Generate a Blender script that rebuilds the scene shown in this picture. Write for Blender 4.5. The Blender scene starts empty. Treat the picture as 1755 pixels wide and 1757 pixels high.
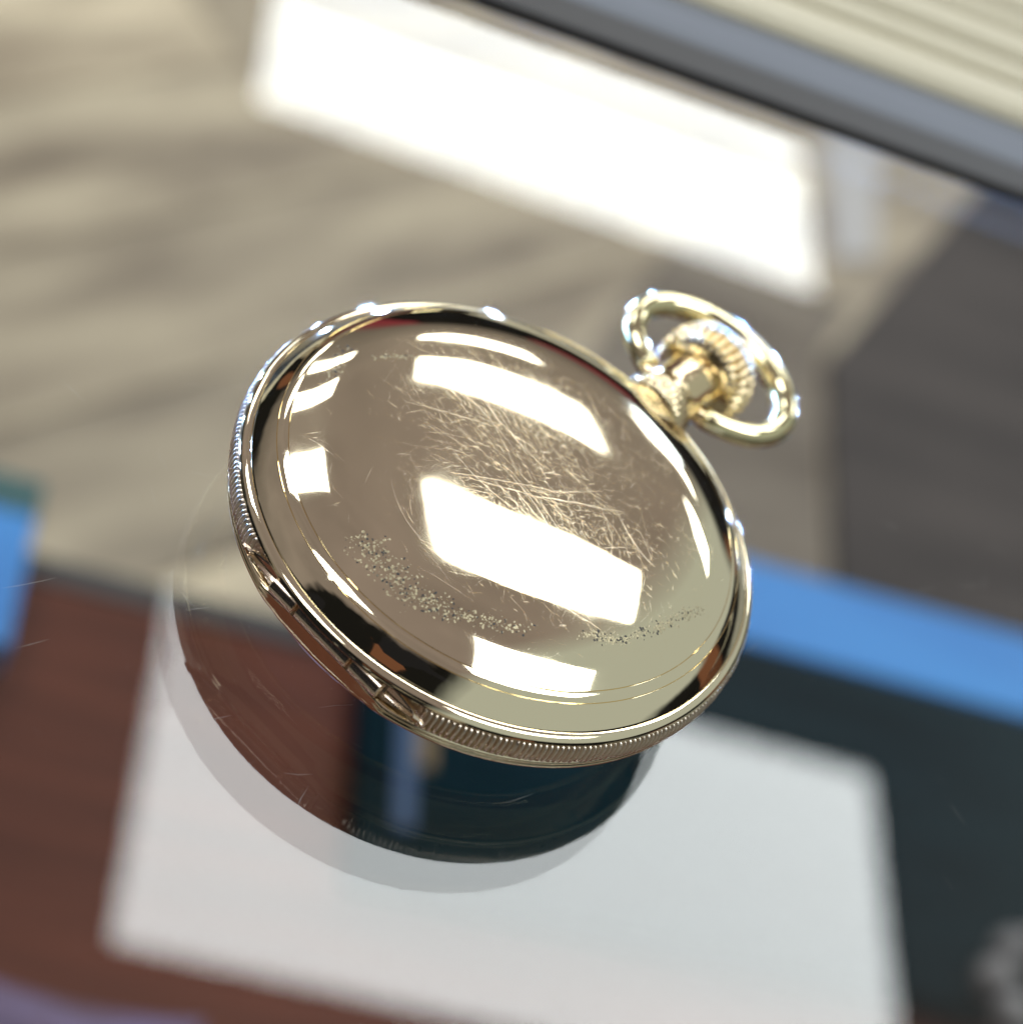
import bpy, bmesh, math, random
from mathutils import Vector, Matrix
random.seed(7)
R = math.radians
sc = bpy.context.scene
COL = sc.collection
MM = 0.001

# ------------------------------------------------------------------ camera
F_PX = 3461.8
ELEV, ROLL, DIST = 0.77519, 0.571943, 0.192104
LOOK = Vector((0.000626, 0.007476, 0.0))
fw = Vector((0, math.cos(ELEV), -math.sin(ELEV)))
rt = Vector((1, 0, 0)); up = rt.cross(fw)
r2 = math.cos(ROLL) * rt + math.sin(ROLL) * up
u2 = -math.sin(ROLL) * rt + math.cos(ROLL) * up
CAM = LOOK - fw * DIST
cd = bpy.data.cameras.new('camera')
cam = bpy.data.objects.new('camera', cd); COL.objects.link(cam)
cam.matrix_world = Matrix((( r2.x, u2.x, -fw.x, CAM.x), (r2.y, u2.y, -fw.y, CAM.y), (r2.z, u2.z, -fw.z, CAM.z), (0, 0, 0, 1)))
cd.sensor_width = 36.0; cd.sensor_fit = 'AUTO'
cd.lens = 36.0 * F_PX / 1757
cd.clip_start = 0.005; cd.clip_end = 60
cd.dof.use_dof = True
cd.dof.focus_distance = (Vector((0.002, -0.011, 0.0110)) - CAM).dot(fw)
cd.dof.aperture_fstop = 18.0
sc.camera = cam

# ------------------------------------------------------------------ ambient light of the shop
world = bpy.data.worlds.new('World'); sc.world = world; world.use_nodes = True
wn = world.node_tree; wn.nodes.clear()
def wnode(t, **k):
    n = wn.nodes.new(t)
    for a, b in k.items(): setattr(n, a, b)
    return n
wo = wnode('ShaderNodeOutputWorld'); wb = wnode('ShaderNodeBackground')
tc = wnode('ShaderNodeTexCoord'); sx = wnode('ShaderNodeSeparateXYZ')
wn.links.new(tc.outputs['Generated'], sx.inputs[0])
ramp = wnode('ShaderNodeValToRGB'); cr = ramp.color_ramp
cr.elements[0].position = 0.0; cr.elements[0].color = (0.05, 0.045, 0.04, 1)
cr.elements[1].position = 1.0; cr.elements[1].color = (0.245, 0.206, 0.20, 1)
for ps, c in ((0.50, (0.03, 0.027, 0.025, 1)), (0.57, (0.10, 0.09, 0.082, 1)), (0.68, (0.25, 0.220, 0.21, 1))):
    e = cr.elements.new(ps); e.color = c
mr = wnode('ShaderNodeMapRange'); mr.inputs[1].default_value = -1; mr.inputs[2].default_value = 1
wn.links.new(sx.outputs['Z'], mr.inputs[0]); wn.links.new(mr.outputs[0], ramp.inputs[0])
vor = wnode('ShaderNodeTexVoronoi', feature='F1', distance='CHEBYCHEV'); vor.inputs['Scale'].default_value = 4.7
wn.links.new(tc.outputs['Generated'], vor.inputs['Vector'])
vr = wnode('ShaderNodeValToRGB'); vr.color_ramp.interpolation = 'CONSTANT'
sep = wnode('ShaderNodeSeparateColor'); wn.links.new(vor.outputs['Color'], sep.inputs[0]); wn.links.new(sep.outputs[0], vr.inputs[0])
els = vr.color_ramp.elements
els[0].position = 0; els[0].color = (0.01, 0.01, 0.01, 1)
els[1].position = 0.58; els[1].color = (0.28, 0.25, 0.20, 1)
for ps, c in ((0.66, (0.008, 0.008, 0.008, 1)), (0.70, (0.16, 0.07, 0.04, 1)), (0.76, (0.6, 0.57, 0.52, 1)), (0.80, (0.015, 0.015, 0.018, 1)), (0.975, (0.20, 0.035, 0.05, 1))):
    e = els.new(ps); e.color = c
wall = wnode('ShaderNodeMapRange'); wall.inputs[1].default_value = 0.15; wall.inputs[2].default_value = 0.21
wall.inputs[3].default_value = 1.0; wall.inputs[4].default_value = 0.0
wn.links.new(sx.outputs['Z'], wall.inputs[0])
mx = wnode('ShaderNodeMix', data_type='RGBA')
wn.links.new(wall.outputs[0], mx.inputs[0]); wn.links.new(vr.outputs[0], mx.inputs[7])
# the right hand part of the shop is paler and faintly green
sd = wnode('ShaderNodeMapRange'); sd.inputs[1].default_value = 0.22; sd.inputs[2].default_value = 0.36
wn.links.new(sx.outputs['X'], sd.inputs[0])
mx2 = wnode('ShaderNodeMix', data_type='RGBA'); mx2.inputs[7].default_value = (0.44, 0.475, 0.45, 1)
# a dark zone is added for the reflected phone and hand, and the ceiling is not quite even
wnz = wnode('ShaderNodeTexNoise'); wnz.inputs['Scale'].default_value = 2.2; wnz.inputs['Detail'].default_value = 3
wn.links.new(tc.outputs['Generated'], wnz.inputs['Vector'])
wmr = wnode('ShaderNodeMapRange'); wmr.inputs[1].default_value = 0.3; wmr.inputs[2].default_value = 0.7; wmr.inputs[3].default_value = 0.78; wmr.inputs[4].default_value = 1.2
wn.links.new(wnz.outputs['Fac'], wmr.inputs[0])
wev = wnode('ShaderNodeMix', data_type='RGBA', blend_type='MULTIPLY'); wev.inputs[0].default_value = 1.0
wn.links.new(ramp.outputs[0], wev.inputs[6]); wn.links.new(wmr.outputs[0], wev.inputs[7])
dim = wnode('ShaderNodeMapRange'); dim.inputs[1].default_value = -0.53; dim.inputs[2].default_value = -0.57
wyn = wnode('ShaderNodeMath', operation='MULTIPLY_ADD'); wyn.inputs[1].default_value = 0.35
wn.links.new(wnz.outputs['Fac'], wyn.inputs[0]); wn.links.new(sx.outputs['Y'], wyn.inputs[2])
wys = wnode('ShaderNodeMath', operation='SUBTRACT'); wys.inputs[1].default_value = 0.175
wn.links.new(wyn.outputs[0], wys.inputs[0]); wn.links.new(wys.outputs[0], dim.inputs[0])
mxd = wnode('ShaderNodeMix', data_type='RGBA')
wn.links.new(dim.outputs[0], mxd.inputs[0]); wn.links.new(wev.outputs[2], mxd.inputs[6]); wn.links.new(vr.outputs[0], mxd.inputs[7])
wn.links.new(sd.outputs[0], mx2.inputs[0]); wn.links.new(mxd.outputs[2], mx2.inputs[6])
wn.links.new(mx2.outputs[2], mx.inputs[6])
wn.links.new(mx.outputs[2], wb.inputs[0]); wb.inputs[1].default_value = 1.0
wn.links.new(wb.outputs[0], wo.inputs[0])

# ------------------------------------------------------------------ ceiling lamps (their reflections show in the gold and in the glass)
YAW = 0.39635
UX = Vector((math.cos(YAW), math.sin(YAW), 0)); VX = Vector((-math.sin(YAW), math.cos(YAW), 0))
CEIL = 2.2522
ORG = Vector((-0.13534, 1.22968, CEIL)) + UX * 0.6 + VX * 0.3
def ceiling_lamp(du, dv, watts=24.5, size=(1.2, 0.6)):
    l = bpy.data.lights.new('ceiling_lamp', 'AREA'); l.shape = 'RECTANGLE'
    l.size, l.size_y = size; l.energy = watts; l.color = (0.955, 1.0, 1.0)
    o = bpy.data.objects.new('ceiling_lamp', l); COL.objects.link(o)
    o.location = ORG + UX * du + VX * dv; o.rotation_euler = (0, 0, YAW)
    return o
for du in (-2.44, 0.0, 2.44):
    for dv in (-1.79, 0.0, 1.79, 3.58):
        if du == 2.44 and dv < 1: continue
        ceiling_lamp(du, dv)
# cool daylight from the shop window far behind the watch
wl = bpy.data.lights.new('window_daylight', 'AREA'); wl.shape = 'RECTANGLE'; wl.size = 0.7; wl.size_y = 0.5
wl.energy = 8; wl.color = (0.62, 0.78, 1.0)
wlo = bpy.data.objects.new('window_daylight', wl); COL.objects.link(wlo)
wlo.location = (0.8, 5.2, 1.5)
wlo.rotation_euler = (Vector((0, 0, 0)) - wlo.location).to_track_quat('-Z', 'Y').to_euler()

# small cool lamps of the case's strip light, under the back rail
for k in range(13):
    pl = bpy.data.lights.new('case_strip_lamp', 'SPOT'); pl.energy = 4.5; pl.shadow_soft_size = 0.0022; pl.color = (0.26, 0.48, 1.0)
    pl.spot_size = R(17); pl.spot_blend = 0.3
    po = bpy.data.objects.new('case_strip_lamp', pl); COL.objects.link(po)
    uu, v_ = -0.46 + 0.066 * k + 0.016 * math.sin(k * 2.3), 0.265
    po.location = (math.cos(R(24)) * uu - math.sin(R(24)) * v_, math.sin(R(24)) * uu + math.cos(R(24)) * v_, -0.075)
    po.rotation_euler = (Vector((0.003, 0.01, 0.006)) - po.location).to_track_quat('-Z', 'Y').to_euler()

vs = sc.view_settings; vs.view_transform = 'Standard'; vs.look = 'None'; vs.exposure = 0.0; vs.gamma = 1.0; vs.use_curve_mapping = False
sc.cycles.max_bounces = 14; sc.cycles.transparent_max_bounces = 16; sc.cycles.glossy_bounces = 8
sc.cycles.sample_clamp_indirect = 6.0
sc.cycles.use_denoising = True
sc.cycles.caustics_reflective = False

# ------------------------------------------------------------------ helpers
def mat(name, col, rough=0.5, metal=0.0, spec=0.5):
    m = bpy.data.materials.new(name); m.use_nodes = True
    b = m.node_tree.nodes['Principled BSDF']
    b.inputs['Base Color'].default_value = (*col, 1); b.inputs['Roughness'].default_value = rough
    b.inputs['Metallic'].default_value = metal; b.inputs['Specular IOR Level'].default_value = spec
    return m
def nd(m, t, **k):
    n = m.node_tree.nodes.new(t)
    for a, b in k.items(): setattr(n, a, b)
    return n
def ln(m, a, b): m.node_tree.links.new(a, b)
def bsdf(m): return m.node_tree.nodes['Principled BSDF']
def noise_colour(m, c1, c2, scale, stretch=(1, 1, 1), detail=4, rough=None, bump=0.0, rot=0.0, objrand=0.0):
    t = nd(m, 'ShaderNodeTexCoord'); mp = nd(m, 'ShaderNodeMapping'); mp.inputs['Scale'].default_value = stretch
    mp.inputs['Rotation'].default_value = (0, 0, rot)
    ln(m, t.outputs['Object'], mp.inputs[0])
    n = nd(m, 'ShaderNodeTexNoise'); n.inputs['Scale'].default_value = scale; n.inputs['Detail'].default_value = detail
    if objrand:
        oi = nd(m, 'ShaderNodeObjectInfo'); ad = nd(m, 'ShaderNodeVectorMath', operation='MULTIPLY_ADD')
        sv = nd(m, 'ShaderNodeCombineXYZ')
        for k in range(3): ln(m, oi.outputs['Random'], sv.inputs[k])
        ln(m, sv.outputs[0], ad.inputs[0]); ad.inputs[1].default_value = (37, 53, 71); ln(m, mp.outputs[0], ad.inputs[2])
        ln(m, ad.outputs[0], n.inputs['Vector'])
    else:
        ln(m, mp.outputs[0], n.inputs['Vector'])
    r = nd(m, 'ShaderNodeValToRGB'); r.color_ramp.elements[0].position = 0.3; r.color_ramp.elements[1].position = 0.7
    r.color_ramp.elements[0].color = (*c1, 1); r.color_ramp.elements[1].color = (*c2, 1)
    ln(m, n.outputs['Fac'], r.inputs[0])
    out = r.outputs[0]
    if objrand:
        h = nd(m, 'ShaderNodeHueSaturation'); mr_ = nd(m, 'ShaderNodeMapRange')
        mr_.inputs[3].default_value = 1 - objrand; mr_.inputs[4].default_value = 1 + objrand
        ln(m, oi.outputs['Random'], mr_.inputs[0]); ln(m, mr_.outputs[0], h.inputs['Value']); ln(m, out, h.inputs['Color']); out = h.outputs[0]
    ln(m, out, bsdf(m).inputs['Base Color'])
    if rough:
        q = nd(m, 'ShaderNodeMapRange'); q.inputs[3].default_value, q.inputs[4].default_value = rough
        ln(m, n.outputs['Fac'], q.inputs[0]); ln(m, q.outputs[0], bsdf(m).inputs['Roughness'])
    if bump:
        b = nd(m, 'ShaderNodeBump'); b.inputs['Strength'].default_value = bump; b.inputs['Distance'].default_value = 0.001
        ln(m, n.outputs['Fac'], b.inputs['Height']); ln(m, b.outputs[0], bsdf(m).inputs['Normal'])
    return m
def tag(o, label, cat=None, group=None, kind=None):
    if label: o['label'] = label
    if cat: o['category'] = cat
    if group: o['group'] = group
    if kind: o['kind'] = kind
    return o
def link(name, me, m, parent=None, smooth=False):
    o = bpy.data.objects.new(name, me); COL.objects.link(o)
    if m: me.materials.append(m)
    if smooth:
        me.polygons.foreach_set('use_smooth', [True] * len(me.polygons)); me.update()
    if parent: o.parent = parent
    return o
def pydata(name, v, f, m, parent=None, smooth=False, scale=1.0):
    me = bpy.data.meshes.new(name); me.from_pydata([(a * scale, b * scale, c * scale) for a, b, c in v], [], f); me.update()
    return link(name, me, m, parent, smooth)
def box_mesh(name, x0, x1, y0, y1, z0, z1, bev=0.0):
    bm = bmesh.new()
    bmesh.ops.create_cube(bm, size=1.0, matrix=Matrix.Translation(((x0 + x1) / 2, (y0 + y1) / 2, (z0 + z1) / 2)) @ Matrix.Diagonal((x1 - x0, y1 - y0, z1 - z0, 1)))
    if bev: bmesh.ops.bevel(bm, geom=bm.edges[:], offset=bev, segments=2, affect='EDGES', profile=0.5)
    me = bpy.data.meshes.new(name); bm.to_mesh(me); bm.free(); return me
def box(name, b, m, parent=None, bev=0.0): return link(name, box_mesh(name, *b, bev), m, parent)
def empty(name, loc=(0, 0, 0), rz=0.0):
    o = bpy.data.objects.new(name, None); COL.objects.link(o); o.location = loc; o.rotation_euler = (0, 0, rz)
    o.empty_display_size = 0.01; return o

# the counter stands at this angle to the camera; (u, v) run along and across it
CY = R(24.0)
CU = Vector((math.cos(CY), math.sin(CY), 0)); CV = Vector((-math.sin(CY), math.cos(CY), 0))

# ------------------------------------------------------------------ glass counter top: a real slab with two reflecting faces
GZ = -0.0028                                   # upper face of the glass
T_GLASS = 0.00285
def glass_mat(name, ior, tint):
    m = bpy.data.materials.new(name); m.use_nodes = True; nt = m.node_tree; nt.nodes.clear()
    out = nd(m, 'ShaderNodeOutputMaterial'); mixs = nd(m, 'ShaderNodeMixShader')
    tr = nd(m, 'ShaderNodeBsdfTransparent'); tr.inputs[0].default_value = (*tint, 1)
    gl = nd(m, 'ShaderNodeBsdfGlossy'); gl.inputs['Roughness'].default_value = 0.0
    fr = nd(m, 'ShaderNodeFresnel'); ge = nd(m, 'ShaderNodeNewGeometry')
    mr_ = nd(m, 'ShaderNodeMapRange'); mr_.inputs[3].default_value = ior; mr_.inputs[4].default_value = 1 / ior
    ln(m, ge.outputs['Backfacing'], mr_.inputs[0]); ln(m, mr_.outputs[0], fr.inputs['IOR'])
    ln(m, fr.outputs[0], mixs.inputs[0]); ln(m, tr.outputs[0], mixs.inputs[1]); ln(m, gl.outputs[0], mixs.inputs[2])
    ln(m, mixs.outputs[0], out.inputs[0])
    return m
M_GTOP = glass_mat('glass_upper_face', 1.52, (0.975, 0.985, 0.98))
M_GBOT = glass_mat('glass_lower_face', 1.34, (0.975, 0.985, 0.98))
GU0, GU1, GV0, GV1 = -0.9, 0.9, -0.45, 0.140
me = box_mesh('glass_top', GU0, GU1, GV0, GV1, GZ - T_GLASS, GZ)
glass = link('glass_counter_top', me, M_GTOP); me.materials.append(M_GBOT)
for p_ in me.polygons:
    if p_.normal.z < -0.5: p_.material_index = 1
glass.rotation_euler = (0, 0, CY)
tag(glass, 'clear glass counter top under the watch', 'counter', kind='structure')
del glass['category']

# ------------------------------------------------------------------ below and behind the glass
ZS = -0.35                                     # the shelf inside the case
K = (0.13444 - ZS) / (0.13444 + 0.15)          # plan measures were taken on a plane 150 mm down
OFF = Vector((CAM.x, CAM.y, 0)) * (1 - K)
O_U, O_V = OFF.dot(CU), OFF.dot(CV)
def su(u): return (u * MM) * K + O_U
def sv(v): return (v * MM) * K + O_V
M_FLOOR = noise_colour(mat('floor_board', (0.4, 0.36, 0.28), 0.45), (0.15, 0.108, 0.068), (0.55, 0.46, 0.325), 2.6, (1.6, 7, 1), 4, (0.35, 0.6), objrand=0.30)
M_FLOORBASE = noise_colour(mat('floor_sheet', (0.4, 0.36, 0.28), 0.5), (0.16, 0.14, 0.11), (0.28, 0.25, 0.20), 2.0, (1, 8, 1), 4, rot=R(60))
ZF = -0.90
floor = box('floor', (-3.5, 3.5, -2.0, 5.0, ZF - 0.05, ZF - 0.006), M_FLOORBASE)
tag(floor, 'pale greyish tan wood floor behind the counter', kind='structure')
PL, PW = 0.92, 0.145
plank_me = box_mesh('floor_plank', 0, PL - 0.002, 0, PW - 0.002, ZF - 0.006, ZF, 0.0012); plank_me.materials.append(M_FLOOR)
pa = R(62.0); pd = Vector((math.cos(pa), math.sin(pa), 0)); pn = Vector((-math.sin(pa), math.cos(pa), 0))
for j in range(-4, 13):
    for i in range(-1, 4):
        o0 = pd * (i * PL + (j * 0.37 % 1.0) * PL) + pn * (j * PW) + Vector((0.25, 0.25, 0))
        c_ = o0 + pd * PL / 2
        if c_.y < 0.2 or c_.y > 2.6 or abs(c_.x) > 1.1: continue
        q = bpy.data.objects.new('floor_plank', plank_me); COL.objects.link(q); q.location = o0; q.rotation_euler = (0, 0, pa); q.parent = floor

M_WOOD = noise_colour(mat('red_brown_wood', (0.2, 0.07, 0.045), 0.4, 0, 0.1), (0.060, 0.016, 0.008), (0.125, 0.036, 0.019), 9.0, (1.2, 16, 1), 5, (0.35, 0.5))
M_DARK = mat('dark_edge', (0.012, 0.011, 0.012), 0.5)
shelf = box('case_shelf', (su(-260), su(420), sv(-160), sv(100.5), ZS - 0.02, ZS), M_WOOD, bev=0.001)
shelf.rotation_euler = (0, 0, CY); tag(shelf, 'red brown wooden shelf inside the glass case', 'shelf')
edge = box('edge_strip', (su(-260), su(420), sv(100.5), sv(106), ZS - 0.02, ZS + 0.001), M_DARK, shelf, bev=0.0008)

# dark green tray with a blue raised back
M_GREEN = noise_colour(mat('dark_green_cloth', (0.02, 0.035, 0.04), 0.9, 0, 0.05), (0.001, 0.009, 0.013), (0.004, 0.017, 0.023), 22, (1, 5, 1), 4, bump=0.2)
M_BLUE = noise_colour(mat('bright_blue_card', (0.06, 0.33, 0.8), 0.5), (0.015, 0.17, 0.50), (0.026, 0.215, 0.57), 12, (1, 3, 1), 2)
tray = empty('display_tray', (0, 0, ZS), CY)
tag(tray, 'dark green display tray with a bright blue back strip right of the watch', 'tray')
box('base', (su(35), su(330), sv(52), sv(122.6), 0.0005, 0.012), M_GREEN, tray, 0.002)
box('back_strip', (su(70), su(330), sv(122.8), sv(144.5), 0.0005, 0.013), M_BLUE, tray, 0.001)

# blue box with teal end at the left
M_TEAL = mat('teal_card', (0.008, 0.07, 0.075), 0.5)
bb = empty('card_box', (0, 0, ZS), CY); tag(bb, 'bright blue card box with a teal end at the left edge', 'box')
box('body', (su(-90), su(-26.5), sv(79), sv(107), 0.002, 0.016), M_BLUE, bb, 0.001)
box('end_panel', (su(-90), su(-26), sv(107.1), sv(115), 0.002, 0.016), M_TEAL, bb, 0.001)
tp = box('case_partition', (su(-90), su(-28.5), sv(73), sv(78.8), ZS + 0.0005, ZS + 0.012), M_DARK, bev=0.001)
tp.rotation_euler = (0, 0, CY); tag(tp, 'thin black strip in front of the blue box at the left', 'strip')

# string of beads, lower right
M_BEAD = noise_colour(mat('pearl_bead', (0.5, 0.48, 0.5), 0.25), (0.10, 0.095, 0.105), (0.27, 0.255, 0.26), 60, detail=2)
bd = empty('bead_bracelet', (0, 0, ZS), CY); tag(bd, 'string of pale grey beads in the dark tray at the lower right', 'bracelet')
bm = bmesh.new(); bmesh.ops.create_icosphere(bm, subdivisions=2, radius=0.0075)
bme = bpy.data.meshes.new('bead'); bm.to_mesh(bme); bm.free(); bme.materials.append(M_BEAD)
bme.polygons.foreach_set('use_smooth', [True] * len(bme.polygons))
for k in range(13):
    a = k / 13 * 2 * math.pi
    b_ = bpy.data.objects.new('bead', bme); COL.objects.link(b_); b_.parent = bd
    b_.location = (0.334 + 0.030 * math.cos(a) * (1 + 0.08 * math.sin(3 * a)), 0.173 + 0.024 * math.sin(a), 0.0199 + 0.0008 * (k % 3))
    b_.rotation_euler = (a, 2 * a, 0)

# small blue and amber tag seen only in the watch's reflection, and a violet cloth added for the violet light reflected at the lower left
M_TAGB = mat('blue_tag', (0.02, 0.06, 0.15), 0.6); M_AMB = mat('amber_tag', (0.16, 0.10, 0.035), 0.6)
tg = empty('price_tag', (0, 0, ZS + 0.0125), CY); tag(tg, 'narrow blue and amber tag on the dark green tray below the watch', 'tag')
box('blue_half', (0.1075, 0.1135, 0.190, 0.238, 0.0, 0.001), M_TAGB, tg, 0.0002)
box('amber_half', (0.1137, 0.1190, 0.212, 0.238, 0.0, 0.001), M_AMB, tg, 0.0002)
M_VIO = noise_colour(mat('violet_sheen', (0.3, 0.26, 0.5), 0.8), (0.11, 0.065, 0.085), (0.17, 0.14, 0.28), 30, detail=4, bump=0.4)
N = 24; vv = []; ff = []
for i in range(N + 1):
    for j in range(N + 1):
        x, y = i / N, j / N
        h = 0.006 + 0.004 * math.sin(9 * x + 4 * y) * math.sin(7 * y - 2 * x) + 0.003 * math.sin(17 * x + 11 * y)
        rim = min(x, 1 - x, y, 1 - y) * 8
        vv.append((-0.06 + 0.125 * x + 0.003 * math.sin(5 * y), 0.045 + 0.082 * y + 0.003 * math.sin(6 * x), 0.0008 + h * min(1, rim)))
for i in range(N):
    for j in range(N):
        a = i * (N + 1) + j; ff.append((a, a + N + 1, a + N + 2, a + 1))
vc = pydata('violet_sheen_sheet', vv, ff, M_VIO, smooth=True); vc.location = (0, 0, ZS); vc.rotation_euler = (0, 0, CY)
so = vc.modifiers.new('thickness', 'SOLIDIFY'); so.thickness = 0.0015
tag(vc, 'reflected violet light, added as a crumpled cloth on the brown shelf at the lower left', 'sheen')

# flat patches put on the floor for the dark and pale background tones
M_MAT = noise_colour(mat('dark_floor_tone', (0.07, 0.06, 0.055), 0.8), (0.022, 0.018, 0.017), (0.055, 0.045, 0.041), 5, (1, 6, 1), 3, rot=R(20))
def prism(name, pts, z0, z1, m, parent=None):
    n = len(pts); v = [(x, y, z0) for x, y in pts] + [(x, y, z1) for x, y in pts]
    f = [tuple(reversed(range(n))), tuple(range(n, 2 * n))] + [(i, (i + 1) % n, n + (i + 1) % n, n + i) for i in range(n)]
    return pydata(name, v, f, m, parent)
fm = prism('dark_floor_patch', [(0.640, 0.800), (1.25, 0.80), (1.25, 1.47), (0.880, 1.440), (0.665, 1.105)], ZF + 0.001, ZF + 0.011, M_MAT)
fm.rotation_euler = (0, 0, CY); tag(fm, 'dark brown grey patch put on the floor for the dark area at the right', 'mat')
M_RUN = noise_colour(mat('brown_floor_tone', (0.15, 0.12, 0.1), 0.8), (0.11, 0.088, 0.068), (0.22, 0.185, 0.148), 4, (1, 5, 1), 3, rot=R(70))
fr_ = prism('brown_floor_patch', [(0.36, 0.55), (0.635, 0.60), (0.635, 0.795), (0.655, 1.105), (0.70, 1.19), (0.52, 1.19), (0.40, 0.95)], ZF + 0.001, ZF + 0.008, M_RUN)
fr_.rotation_euler = (0, 0, CY); tag(fr_, 'mid brown patch put on the floor between the watch and the dark patch', 'runner')
M_PALE = mat('pale_floor_tone', (0.45, 0.43, 0.43), 0.6)
pb = prism('pale_floor_patch', [(0.700, 1.44), (0.765, 1.45), (0.738, 1.275), (0.690, 1.250)], ZF + 0.001, ZF + 0.004, M_PALE)
pb.rotation_euler = (0, 0, CY); tag(pb, 'pale patch put on the floor beside the dark patch', 'paper')

# metal rail along the back edge of the glass
M_RDK = mat('rail_grey', (0.018, 0.017, 0.019), 0.5, 0.0)
M_RAL = noise_colour(mat('rail_metal', (0.3, 0.34, 0.40), 0.5, 0.2), (0.085, 0.097, 0.12), (0.13, 0.145, 0.18), 10, (1, 40, 1), 3)
M_RIB = noise_colour(mat('rail_rib', (0.7, 0.66, 0.5), 0.4), (0.46, 0.42, 0.31), (0.56, 0.52, 0.39), 6, (1, 30, 1), 3)
RY = R(23.0)
rail = empty('counter_rail', (-0.0036 * math.sin(RY), 0.0036 * math.cos(RY), GZ), RY); tag(rail, 'ribbed cream and grey metal rail along the back edge of the glass', 'rail')
box('front_strip', (-0.5, 0.6, 0.0850, 0.0912, 0.0002, 0.0022), M_RDK, rail, 0.0004)
box('channel', (-0.5, 0.6, 0.0914, 0.1008, 0.0002, 0.0018), M_RAL, rail, 0.0004)
rib_v = []; rib_f = []
prof = [(0.0, 0.0002)] + [(0.0034 - 0.0034 * math.cos(t_), 0.0002 + 0.0026 * math.sin(t_) ** 0.7) for t_ in [math.pi * k / 8 for k in range(1, 8)]] + [(0.0068, 0.0002)]
n = len(prof)
for x in (-0.5, 0.6): rib_v += [(x, a, b) for a, b in prof]
rib_f = [(k, k + 1, n + k + 1, n + k) for k in range(n - 1)] + [(n - 1, 0, n, 2 * n - 1), tuple(reversed(range(n))), tuple(range(n, 2 * n))]
rme = bpy.data.meshes.new('rib'); rme.from_pydata(rib_v, [], rib_f); rme.materials.append(M_RIB); rme.update()
yy = 0.1012
for wk in (1.25, 0.8, 1.05, 0.7, 1.15, 0.9):
    q = bpy.data.objects.new('rib', rme); COL.objects.link(q); q.parent = rail; q.location = (0, yy, 0); q.scale = (1, wk, 0.7 + 0.4 * wk)
    yy += 0.0068 * wk + 0.0007

# ------------------------------------------------------------------ the pocket watch (millimetres, pendant along +Y)
def gold(name, col=(0.93, 0.83, 0.60), rough=0.05, ripple=0.0, rscale=160, sscale=900, smudge=0.06):
    m = mat(name, col, rough, 1.0)
    t = nd(m, 'ShaderNodeTexCoord')
    n = nd(m, 'ShaderNodeTexNoise'); n.inputs['Scale'].default_value = sscale; n.inputs['Detail'].default_value = 5
    ln(m, t.outputs['Object'], n.inputs['Vector'])
    q = nd(m, 'ShaderNodeMapRange'); q.inputs[1].default_value = 0.35; q.inputs[2].default_value = 0.8
    q.inputs[3].default_value = rough; q.inputs[4].default_value = rough + smudge
    ln(m, n.outputs['Fac'], q.inputs[0]); ln(m, q.outputs[0], bsdf(m).inputs['Roughness'])
    if ripple:
        n2 = nd(m, 'ShaderNodeTexNoise'); n2.inputs['Scale'].default_value = rscale; n2.inputs['Detail'].default_value = 3
        ln(m, t.outputs['Object'], n2.inputs['Vector'])
        b = nd(m, 'ShaderNodeBump'); b.inputs['Strength'].default_value = ripple; b.inputs['Distance'].default_value = 0.0002
        ln(m, n2.outputs['Fac'], b.inputs['Height']); ln(m, b.outputs[0], bsdf(m).inputs['Normal'])
    return m
M_BACK = gold('gold_back', rough=0.012, ripple=0.03, rscale=110, sscale=140, smudge=0.10)
M_GOLD = gold('gold_case', rough=0.02, ripple=0.18)
M_KNURL = gold('gold_edge', (0.82, 0.72, 0.60), 0.27)
M_ROSE = gold('gold_hinge', (0.86, 0.72, 0.58), 0.12)
M_BOW = gold('gold_bow', (0.78, 0.70, 0.43), 0.06)
M_CROWN = gold('gold_crown', (0.80, 0.66, 0.42), 0.10)
M_SCR = mat('scratched_gold', (0.95, 0.86, 0.66), 0.16, 1.0)
M_GRIME = mat('dark_grime', (0.02, 0.018, 0.015), 0.5)

TILT = Matrix.Rotation(R(-0.3), 4, 'X')
watch = empty('pocket_watch'); watch.matrix_world = TILT @ Matrix.Rotation(R(-16.0), 4, 'Z')
tag(watch, 'scratched gold pocket watch lying face down on the glass, crown and bow at the back', 'watch')

SLOPE = [(0, 0), (4, 1.6), (6, 2.5), (8, 3.6), (11, 5.0), (12.7, 6.1), (14, 7.4), (15.4, 9.2), (16.8, 11.2), (18, 15.5), (19, 20), (20, 23), (21.3, 25)]
def slope(r):
    for (a, b), (c, d) in zip(SLOPE, SLOPE[1:]):
        if r <= c: return b + (d - b) * (r - a) / (c - a)
    return SLOPE[-1][1]
R_G = 21.3; Z_G = 10.15
NR = 140
dome_z = [0.0] * (NR + 1)
for k in range(NR - 1, -1, -1):
    rm = (k + 0.5) * R_G / NR; dome_z[k] = dome_z[k + 1] + math.tan(R(slope(rm))) * R_G / NR
def zdome(r):
    t_ = min(r, R_G - 1e-6) / R_G * NR; k = int(t_); return Z_G + dome_z[k] + (dome_z[k + 1] - dome_z[k]) * (t_ - k)

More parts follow.
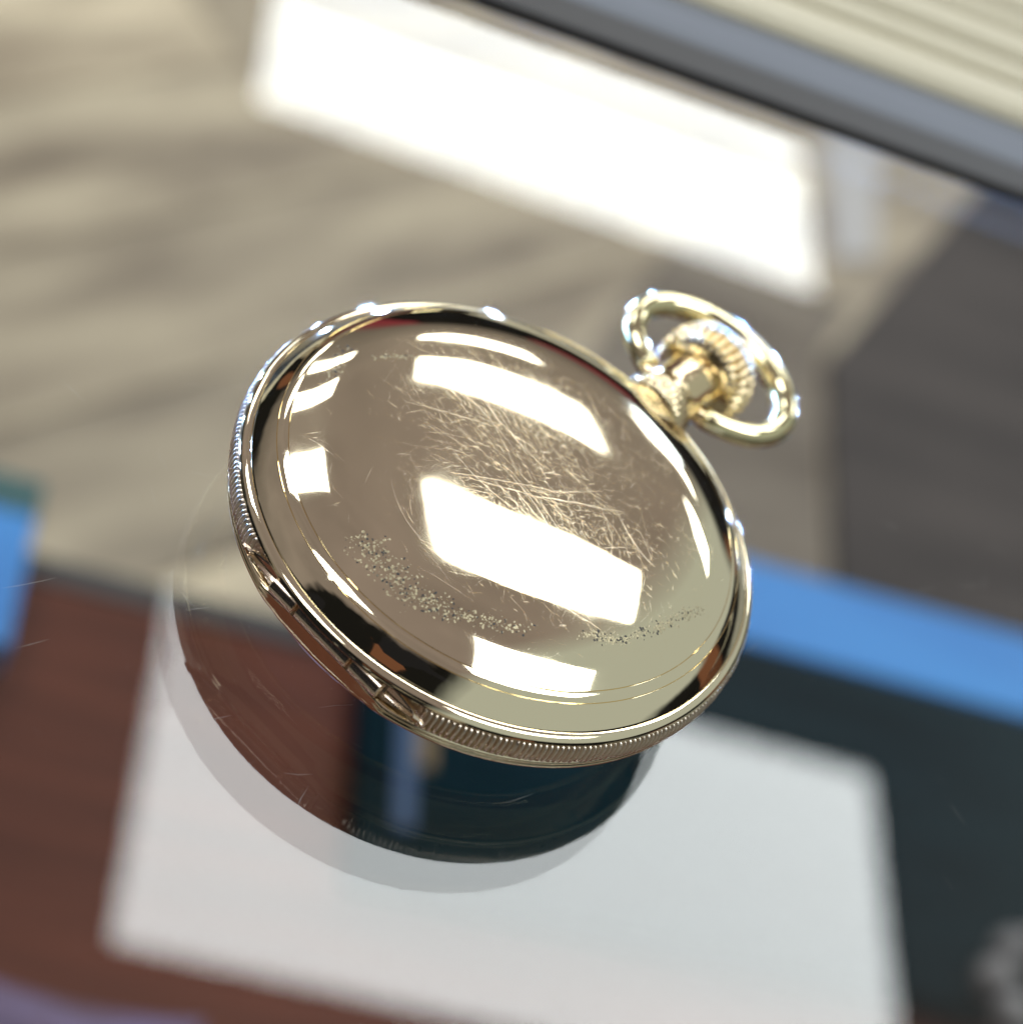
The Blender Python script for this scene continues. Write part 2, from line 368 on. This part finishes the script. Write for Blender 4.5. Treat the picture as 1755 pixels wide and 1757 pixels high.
CHORD_K, CHORD_B = 22.75, 23.75
def plane_cut(x, y, z):
    if 2.0 < z < Z_LIP + 0.01:
        lim = CHORD_K if z > Z_LIP - 2.45 else CHORD_B
        if y < -lim: y = -lim
    return x, y, z
def lathe(name, prof, seg, m, parent=watch, close_top=False, cut=False, rfun=None, smooth=True, axis='Z', centre=(0, 0, 0), sharp=None):
    v = []; f = []; n = len(prof)
    for i in range(seg):
        a = 2 * math.pi * i / seg; ca, sa = math.cos(a), math.sin(a)
        for k, (r, z) in enumerate(prof):
            rr = r + (rfun(a, k) if rfun else 0)
            if axis == 'Z': p_ = (rr * ca, rr * sa, z)
            else: p_ = (rr * ca + centre[0], z + centre[1], rr * sa + centre[2])
            v.append(plane_cut(*p_) if cut else p_)
    for i in range(seg):
        j = (i + 1) % seg
        for k in range(n - 1):
            q = (i * n + k, i * n + k + 1, j * n + k + 1, j * n + k)
            f.append(q if axis == 'Z' else q[::-1])
    me = bpy.data.meshes.new(name); me.from_pydata([(a * MM, b * MM, c * MM) for a, b, c in v], [], f)
    bm = bmesh.new(); bm.from_mesh(me); bmesh.ops.remove_doubles(bm, verts=bm.verts, dist=1e-7); bmesh.ops.recalc_face_normals(bm, faces=bm.faces); bm.to_mesh(me); bm.free()
    o = link(name, me, m, parent, smooth)
    if sharp: me.set_sharp_from_angle(angle=R(sharp))
    return o

# domed back with turned ring, then the broad bevel
dome_prof = [(0.0, zdome(0))] + [(k * R_G / 70, zdome(k * R_G / 70)) for k in range(1, 71)]
dome_prof[-1] = (R_G, Z_G)
back = lathe('case_back', dome_prof, 256, M_BACK)
tag(back, 'domed polished back covered in fine scratches')
def groove(r, z, w=0.075, d=0.10): return [(r - w * 0.5, z), (r - w * 0.1, z - d), (r + w * 0.1, z - d), (r + w * 0.5, z - w * 0.6)]
ring_prof = groove(21.34, Z_G - 0.005)
r0, z0 = ring_prof[-1]
for k in range(1, 9):
    t_ = k / 8; ring_prof.append((r0 + 0.82 * t_, z0 - 0.44 * t_ + 0.05 * math.sin(math.pi * t_)))
r0, z0 = ring_prof[-1]
ring_prof += groove(r0 + 0.04, z0 - 0.005)[1:]
lathe('turned_ring', ring_prof, 320, M_GOLD, back, sharp=25)
r0, z0 = ring_prof[-1]
bev_prof = [(r0, z0)]
for k in range(1, 17):
    t_ = k / 16; bev_prof.append((r0 + 1.70 * t_, z0 - 1.66 * t_ + 0.09 * math.sin(math.pi * t_)))
r_, z_ = bev_prof[-1]
bev_prof += groove(r_ + 0.04, z_ - 0.01, 0.075, 0.09)[1:]
r_, z_ = bev_prof[-1]
for k in range(1, 9):                                   # narrow convex lip
    t_ = k / 8; bev_prof.append((r_ + 0.82 * math.sin(t_ * 1.25) / math.sin(1.25), z_ - 0.52 * (1 - math.cos(t_ * 1.25)) / (1 - math.cos(1.25))))
r_, z_ = bev_prof[-1]
bev_prof += [(r_ + 0.03, z_ - 0.06), (r_ + 0.01, z_ - 0.13), (r_ - 0.08, z_ - 0.17), (23.6, z_ - 0.18)]
Z_LIP = z_ - 0.26
lathe('back_bevel', bev_prof, 320, M_GOLD, back, sharp=35)

# knurled edge: one ridge about every half millimetre
NK = 304; SUB = 10
wr = random.Random(3); wear = [abs(wr.gauss(0, 0.05)) + (0.15 if wr.random() < 0.03 else 0) for _ in range(NK + 1)]
def knurl(a, k):
    if not 1 <= k <= 7: return 0
    q = abs(math.sin(a * NK / 2 + k * 0.09))
    return -0.75 + (0.75 - wear[int(a * NK / (2 * math.pi) + 0.5) % NK]) * min(1.0, max(0.0, (q - 0.50) / 0.35)) ** 0.5
kz = [Z_LIP + 0.0, Z_LIP - 0.08, Z_LIP - 0.22, Z_LIP - 0.6, Z_LIP - 1.15, Z_LIP - 1.7, Z_LIP - 2.2, Z_LIP - 2.4, Z_LIP - 2.5]
kr = [24.0, 24.95, 25.12, 25.22, 25.26, 25.22, 25.12, 24.95, 24.2]
lathe('knurled_edge', list(zip(kr, kz)), NK * SUB, M_KNURL, watch, cut=True, rfun=knurl)
ZB = kz[-1]
bez_prof = [(23.0, ZB + 0.0), (24.3, ZB - 0.01), (24.7, ZB - 0.06), (24.85, ZB - 0.18), (24.88, ZB - 0.35), (24.8, ZB - 0.52), (24.72, ZB - 0.56), (24.8, ZB - 0.62), (24.86, ZB - 0.8), (24.8, ZB - 1.05), (24.6, ZB - 1.35), (24.2, ZB - 1.7), (23.6, ZB - 2.4), (22.8, ZB - 3.1), (22.0, ZB - 3.5), (21.5, ZB - 3.6), (21.3, ZB - 3.5), (20.9, ZB - 3.3)]
lathe('front_bezel', bez_prof, 320, M_GOLD, watch, cut=True)
zc = ZB - 3.3
cry = [(21.2, zc)] + [(21.2 * math.cos(t_), zc - (zc + 2.78) * math.sin(t_)) for t_ in [math.pi / 2 * k / 12 for k in range(1, 13)]]
cry[-1] = (0.0, -2.78)
lathe('crystal', cry, 96, glass_mat('crystal_glass', 1.45, (0.97, 0.97, 0.97)))
M_DIAL = mat('dark_dial', (0.06, 0.055, 0.05), 0.6, 0, 0.1)
lathe('dial', [(0.0, zc + 0.9), (21.0, zc + 0.9), (21.0, zc + 1.2), (0.0, zc + 1.2)], 64, M_DIAL, smooth=False)

# hinge at the foot of the watch: three barrel knuckles and a pointed leaf at each end
HZ = Z_LIP - 1.0; HY = -23.75; HR = 0.92
def barrel(x0, x1):
    prof = [(0.0, x0), (HR * 0.8, x0), (HR, x0 + 0.12), (HR, x1 - 0.12), (HR * 0.8, x1), (0.0, x1)]
    v = []; f = []; S = 28; n = len(prof)
    for i in range(S):
        a = 2 * math.pi * i / S
        for r, x in prof: v.append((x, HY + r * math.cos(a), HZ + r * math.sin(a)))
    for i in range(S):
        for k in range(n - 1):
            f.append((i * n + k, i * n + k + 1, ((i + 1) % S) * n + k + 1, ((i + 1) % S) * n + k))
    o = pydata('hinge_knuckle', v, f, M_ROSE, watch, True, MM)
    bm = bmesh.new(); bm.from_mesh(o.data); bmesh.ops.remove_doubles(bm, verts=bm.verts, dist=1e-7); bmesh.ops.recalc_face_normals(bm, faces=bm.faces); bm.to_mesh(o.data); bm.free()
    md = o.modifiers.new('edge', 'EDGE_SPLIT'); md.split_angle = R(35)
    return o
for x0, x1 in ((-6.4, -3.5), (-3.3, 2.9), (3.1, 6.4)): barrel(x0, x1)
def leaf(s):
    v = []; f = []; N_ = 18
    outer = []
    for k in range(N_ + 1):
        t_ = k / N_; x = 6.55 + 4.2 * t_
        hw = 0.95 * (1 - t_ ** 1.6); outer.append((x, hw))
    def ybase(x): return -(max(22.75, math.sqrt(max(25.02 ** 2 - x * x, 0))) if x > 9.6 else 22.75) - 0.30
    for x, hw in outer:
        for dz, dy in ((hw, 0.0), (hw * 0.97, -0.28), (hw * 0.72, -0.34), (hw * 0.55, -0.06), (-hw * 0.55, -0.06), (-hw * 0.72, -0.34), (-hw * 0.97, -0.28), (-hw, 0.0)):
            v.append((s * x, ybase(x) + dy, HZ + dz))
    for k in range(N_):
        for j in range(7): 
            q = (k * 8 + j, k * 8 + j + 1, (k + 1) * 8 + j + 1, (k + 1) * 8 + j); f.append(q if s > 0 else q[::-1])
    f.append(tuple(range(8)))
    return pydata('hinge_leaf', v, f, M_ROSE, watch, False, MM)
leaf(1); leaf(-1)

# pendant, crown, bow
PZ = 6.55
pend_prof = [(0.0, 22.9), (3.5, 23.0), (3.85, 23.5), (3.9, 24.2), (3.8, 24.8), (3.9, 25.2), (3.75, 25.7), (3.5, 26.1), (3.55, 26.4), (3.36, 26.8), (3.3, 27.2), (3.32, 28.0), (3.34, 29.5), (3.34, 30.9), (3.3, 31.5), (3.3, 31.8), (2.7, 32.0), (0.0, 32.0)]
lathe('pendant', pend_prof, 420, M_CROWN, axis='Y', centre=(0, 0, PZ), rfun=lambda a, k: (0.05 * math.sin(a * 42) if 2 <= k <= 4 else 0))
crown_prof = [(0.0, 32.1), (3.6, 32.1), (4.3, 32.35), (4.75, 32.8), (4.9, 33.6), (4.95, 34.6), (4.85, 35.6), (4.55, 36.3), (4.0, 36.9), (3.2, 37.3), (2.0, 37.6), (0.0, 37.7)]
NF = 34
def flute(a, k):
    return {2: -0.12, 3: 0.40, 4: 0.48, 5: 0.48, 6: 0.46, 7: 0.36, 8: 0.18}.get(k, 0) * (abs(math.sin(a * NF / 2)) ** 0.7 * 2 - 1)
lathe('crown', crown_prof, NF * 10, M_CROWN, axis='Y', centre=(0, 0, PZ), rfun=flute)
def tube(name, pts, rad, m, parent, S=20):
    v = []; f = []; n = len(pts)
    for i, p_ in enumerate(pts):
        t_ = (pts[min(i + 1, n - 1)] - pts[max(i - 1, 0)]).normalized()
        a1 = Vector((0, 0, 1)); b1 = t_.cross(a1).normalized()
        for s in range(S):
            a = 2 * math.pi * s / S; q = p_ + (a1 * math.sin(a) + b1 * math.cos(a)) * rad(i / (n - 1)); v.append(tuple(q))
    for i in range(n - 1):
        for s in range(S): f.append((i * S + s, i * S + (s + 1) % S, (i + 1) * S + (s + 1) % S, (i + 1) * S + s))
    f.append(tuple(reversed(range(S)))); f.append(tuple((n - 1) * S + s for s in range(S)))
    return pydata(name, v, f, m, parent, True, MM)
bp_ = []
for k in range(97):
    a = R(-90 + 24) + (2 * math.pi - R(48)) * k / 96
    x, y = 9.3 * math.cos(a), 35.35 + 7.1 * math.sin(a)
    bp_.append(Vector((x, y, PZ + 0.25)))
tube('bow', bp_, lambda t_: 1.18 + 0.27 * math.sin(math.pi * t_) ** 1.2, M_BOW, watch)
for s in (-1, 1):
    lathe('bow_screw', [(0.0, 0.9), (0.45, 0.85), (0.75, 0.6), (0.85, 0.2), (0.85, -0.9)], 20, M_CROWN, centre=None).matrix_local = Matrix.Translation((s * 3.75 * MM, 28.7 * MM, (PZ + 0.1) * MM)) @ Matrix.Rotation(R(90) * s, 4, 'Y')

# hairline scratches and dried droplets on the back
def on_dome(x, y, lift):
    r = math.hypot(x, y); s = math.tan(R(slope(r)))
    n = Vector((x / r * s, y / r * s, 1)).normalized() if r > 1e-6 else Vector((0, 0, 1))
    return Vector((x, y, zdome(r))) + n * lift, n
sv_, sf_ = [], []
def scratch(x, y, ang, length, w, curve=0.0, lift=0.004):
    segs = max(2, int(length / 0.8)); pts = []
    for k in range(segs + 1):
        t_ = k / segs - 0.5; a = ang + curve * t_
        px = x + math.cos(a) * length * t_; py = y + math.sin(a) * length * t_
        if math.hypot(px, py) > 20.6: return
        pts.append((px, py, a, w * (1 - (2 * t_) ** 4 * 0.9)))
    b0 = len(sv_); hgt = math.tan(R(abs(rs.gauss(0, 2.6)) + 0.5))
    for px, py, a, ww in pts:
        for s, hh in ((-0.5, 0.0), (0.0, hgt * ww * 0.5), (0.5, 0.0)):
            q, _ = on_dome(px - math.sin(a) * ww * s, py + math.cos(a) * ww * s, lift + hh); sv_.append(tuple(q))
    for k in range(segs):
        for h_ in (0, 1): sf_.append((b0 + 3 * k + h_, b0 + 3 * k + 3 + h_, b0 + 3 * k + 4 + h_, b0 + 3 * k + 1 + h_))
rs = random.Random(11)
for k in range(3600):                                   # short nicks, densest over the middle
    qx, qy = rs.gauss(1.5, 7.2), rs.gauss(1.0, 6.6)
    an = rs.choice((R(4), R(-19), R(56), R(-59))) + rs.gauss(0, 0.5)
    scratch(qx, qy, an, rs.uniform(0.10, 0.8) * rs.choice((1, 1, 1, 1.8)), rs.uniform(0.007, 0.02), rs.gauss(0, 0.1))
for k in range(120):                                    # longer hairlines
    an = R(16) + rs.choice((R(-14), R(-20), R(-42), R(30))) + rs.gauss(0, 0.22)
    scratch(rs.gauss(0, 7.5), rs.gauss(0, 7.0), an, rs.uniform(1.8, 7), rs.uniform(0.008, 0.017), rs.gauss(0, 0.15))
for k in range(14):
    scratch(rs.gauss(1, 5), rs.gauss(1, 5), R(16) + R(-22) + rs.gauss(0, 0.2), rs.uniform(7, 15), rs.uniform(0.018, 0.028), rs.gauss(0, 0.25))
for k in range(75):                                     # long straight hairlines crossing the middle
    scratch(rs.gauss(0, 8), rs.gauss(0, 8), rs.choice((R(-4), R(-22), R(-30), R(35))) + rs.gauss(0, 0.15), rs.uniform(3, 11), rs.uniform(0.009, 0.015), rs.gauss(0, 0.04))
for k in range(900):                                   # faint hairlines over the whole back
    rr_ = 19.5 * math.sqrt(rs.random()); aa_ = rs.uniform(0, 6.283)
    scratch(rr_ * math.cos(aa_), rr_ * math.sin(aa_), rs.uniform(0, 3.14), rs.uniform(0.3, 2.6), rs.uniform(0.006, 0.011), rs.gauss(0, 0.1))
scr = pydata('scratches', sv_, sf_, M_SCR, back, False, MM); scr['kind'] = 'stuff'

dv_, df_, dk_ = [], [], []
def drop(x, y, rad, h, dark):
    if math.hypot(x, y) > 20.8: return
    c_, n = on_dome(x, y, 0.003); t1 = n.cross(Vector((0, 1, 0.1))).normalized(); t2 = n.cross(t1)
    b0 = len(dv_); S = 7
    e_ = rs.uniform(0.7, 1.4); ra = rs.uniform(0, 3)
    for fr, hh in ((1.0, 0.0), (0.62, 0.75)):
        for s in range(S):
            a = 2 * math.pi * s / S; ax, ay = math.cos(a) * e_, math.sin(a) / e_
            dv_.append(tuple(c_ + (t1 * (ax * math.cos(ra) - ay * math.sin(ra)) + t2 * (ax * math.sin(ra) + ay * math.cos(ra))) * rad * fr + n * h * hh))
    dv_.append(tuple(c_ + n * h))
    for s in range(S):
        s2 = (s + 1) % S
        df_.append((b0 + s, b0 + s2, b0 + S + s2, b0 + S + s)); dk_.append(dark)
        df_.append((b0 + S + s, b0 + S + s2, b0 + 2 * S)); dk_.append(dark)
def patch(pts, width, n_):
    for _ in range(n_):
        k = rs.uniform(0, len(pts) - 1.001); i = int(k); f_ = k - i
        x = pts[i][0] + (pts[i + 1][0] - pts[i][0]) * f_; y = pts[i][1] + (pts[i + 1][1] - pts[i][1]) * f_
        off = rs.gauss(0, width * 0.5)
        drop(x + rs.gauss(0, 0.2) + off * 0.5, y + off, rs.choice((0.035, 0.05, 0.07, 0.11)) * rs.uniform(0.8, 1.3), rs.uniform(0.004, 0.016), 1 if rs.random() < 0.25 else 0)
CZ = math.cos(R(16)); SZ = math.sin(R(16))
def loc(x, y): return (x * CZ - y * SZ, x * SZ + y * CZ)   # world plan -> watch plan (turned back by 16 degrees)
patch([loc(*q) for q in ((-9.2, -16.2), (-6.2, -17.5), (-2.9, -18.5), (1.0, -18.2), (6.7, -15.6))], 1.5, 620)
patch([loc(*q) for q in ((11.5, -11.9), (14.4, -10.5), (16.8, -6.1), (19.2, -1.2))], 1.5, 460)
patch([loc(*q) for q in ((-19.8, 3.2), (-19.6, -0.1), (-19.0, -2.4))], 0.7, 110)
patch([loc(*q) for q in ((-17.1, 2.9), (-14.5, 5.1))], 1.0, 90)
M_RES = mat('dried_residue', (0.36, 0.315, 0.205), 0.40, 1.0)
dr = pydata('dried_droplets', dv_, df_, M_RES, back, True, MM); dr['kind'] = 'stuff'
dr.data.materials.append(M_GRIME); dr.data.polygons.foreach_set('material_index', dk_)

# dust specks and hairline marks on the glass itself
M_DUST = mat('dust', (0.45, 0.44, 0.42), 0.9)
gv, gf = [], []
def mark(x, y, ang, length, w, curve=0.0):
    segs = max(1, int(length / 1.2)); b0 = len(gv)
    for k in range(segs + 1):
        t_ = k / segs - 0.5; a = ang + curve * t_; ww = w * (1 - (2 * t_) ** 4 * 0.85)
        px, py = x + math.cos(a) * length * t_ + rs.gauss(0, w * 0.4), y + math.sin(a) * length * t_ + rs.gauss(0, w * 0.4)
        for s_ in (-0.5, 0.5): gv.append((px - math.sin(a) * ww * s_, py + math.cos(a) * ww * s_, GZ * 1000 + 0.006))
    for k in range(segs): gf.append((b0 + 2 * k, b0 + 2 * k + 2, b0 + 2 * k + 3, b0 + 2 * k + 1))
for k in range(420):
    mark(rs.uniform(-60, 60), rs.uniform(-60, 75), rs.uniform(0, 6.28), rs.uniform(0.04, 0.16), rs.uniform(0.03, 0.06))
for k in range(130):
    mark(rs.uniform(-60, 60), rs.uniform(-60, 60), rs.gauss(0.5, 0.7), rs.uniform(0.6, 3.6), rs.uniform(0.010, 0.024), rs.gauss(0, 0.1))
for x, y, an, L_, w_ in ((-28.5, -8.5, 2.6, 2.2, 0.10), (-27.0, -12.5, 2.3, 2.6, 0.09), (-30, -28, 0.95, 6, 0.035), (-26.5, -33, 1.0, 4, 0.035),
                         (25, -34.5, -0.5, 3.0, 0.06), (34, -26, -0.2, 4.0, 0.05), (-12, -31, 0.9, 9, 0.035), (32, -10, -0.3, 1.6, 0.09)):
    mark(x, y, an, L_ * 0.8, w_ * 0.6, 0.05)
dust = pydata('dust_and_hairlines', gv, gf, M_DUST, None, False, MM)
tag(dust, 'fine dust specks and hairline scratches on the clear glass', kind='stuff')
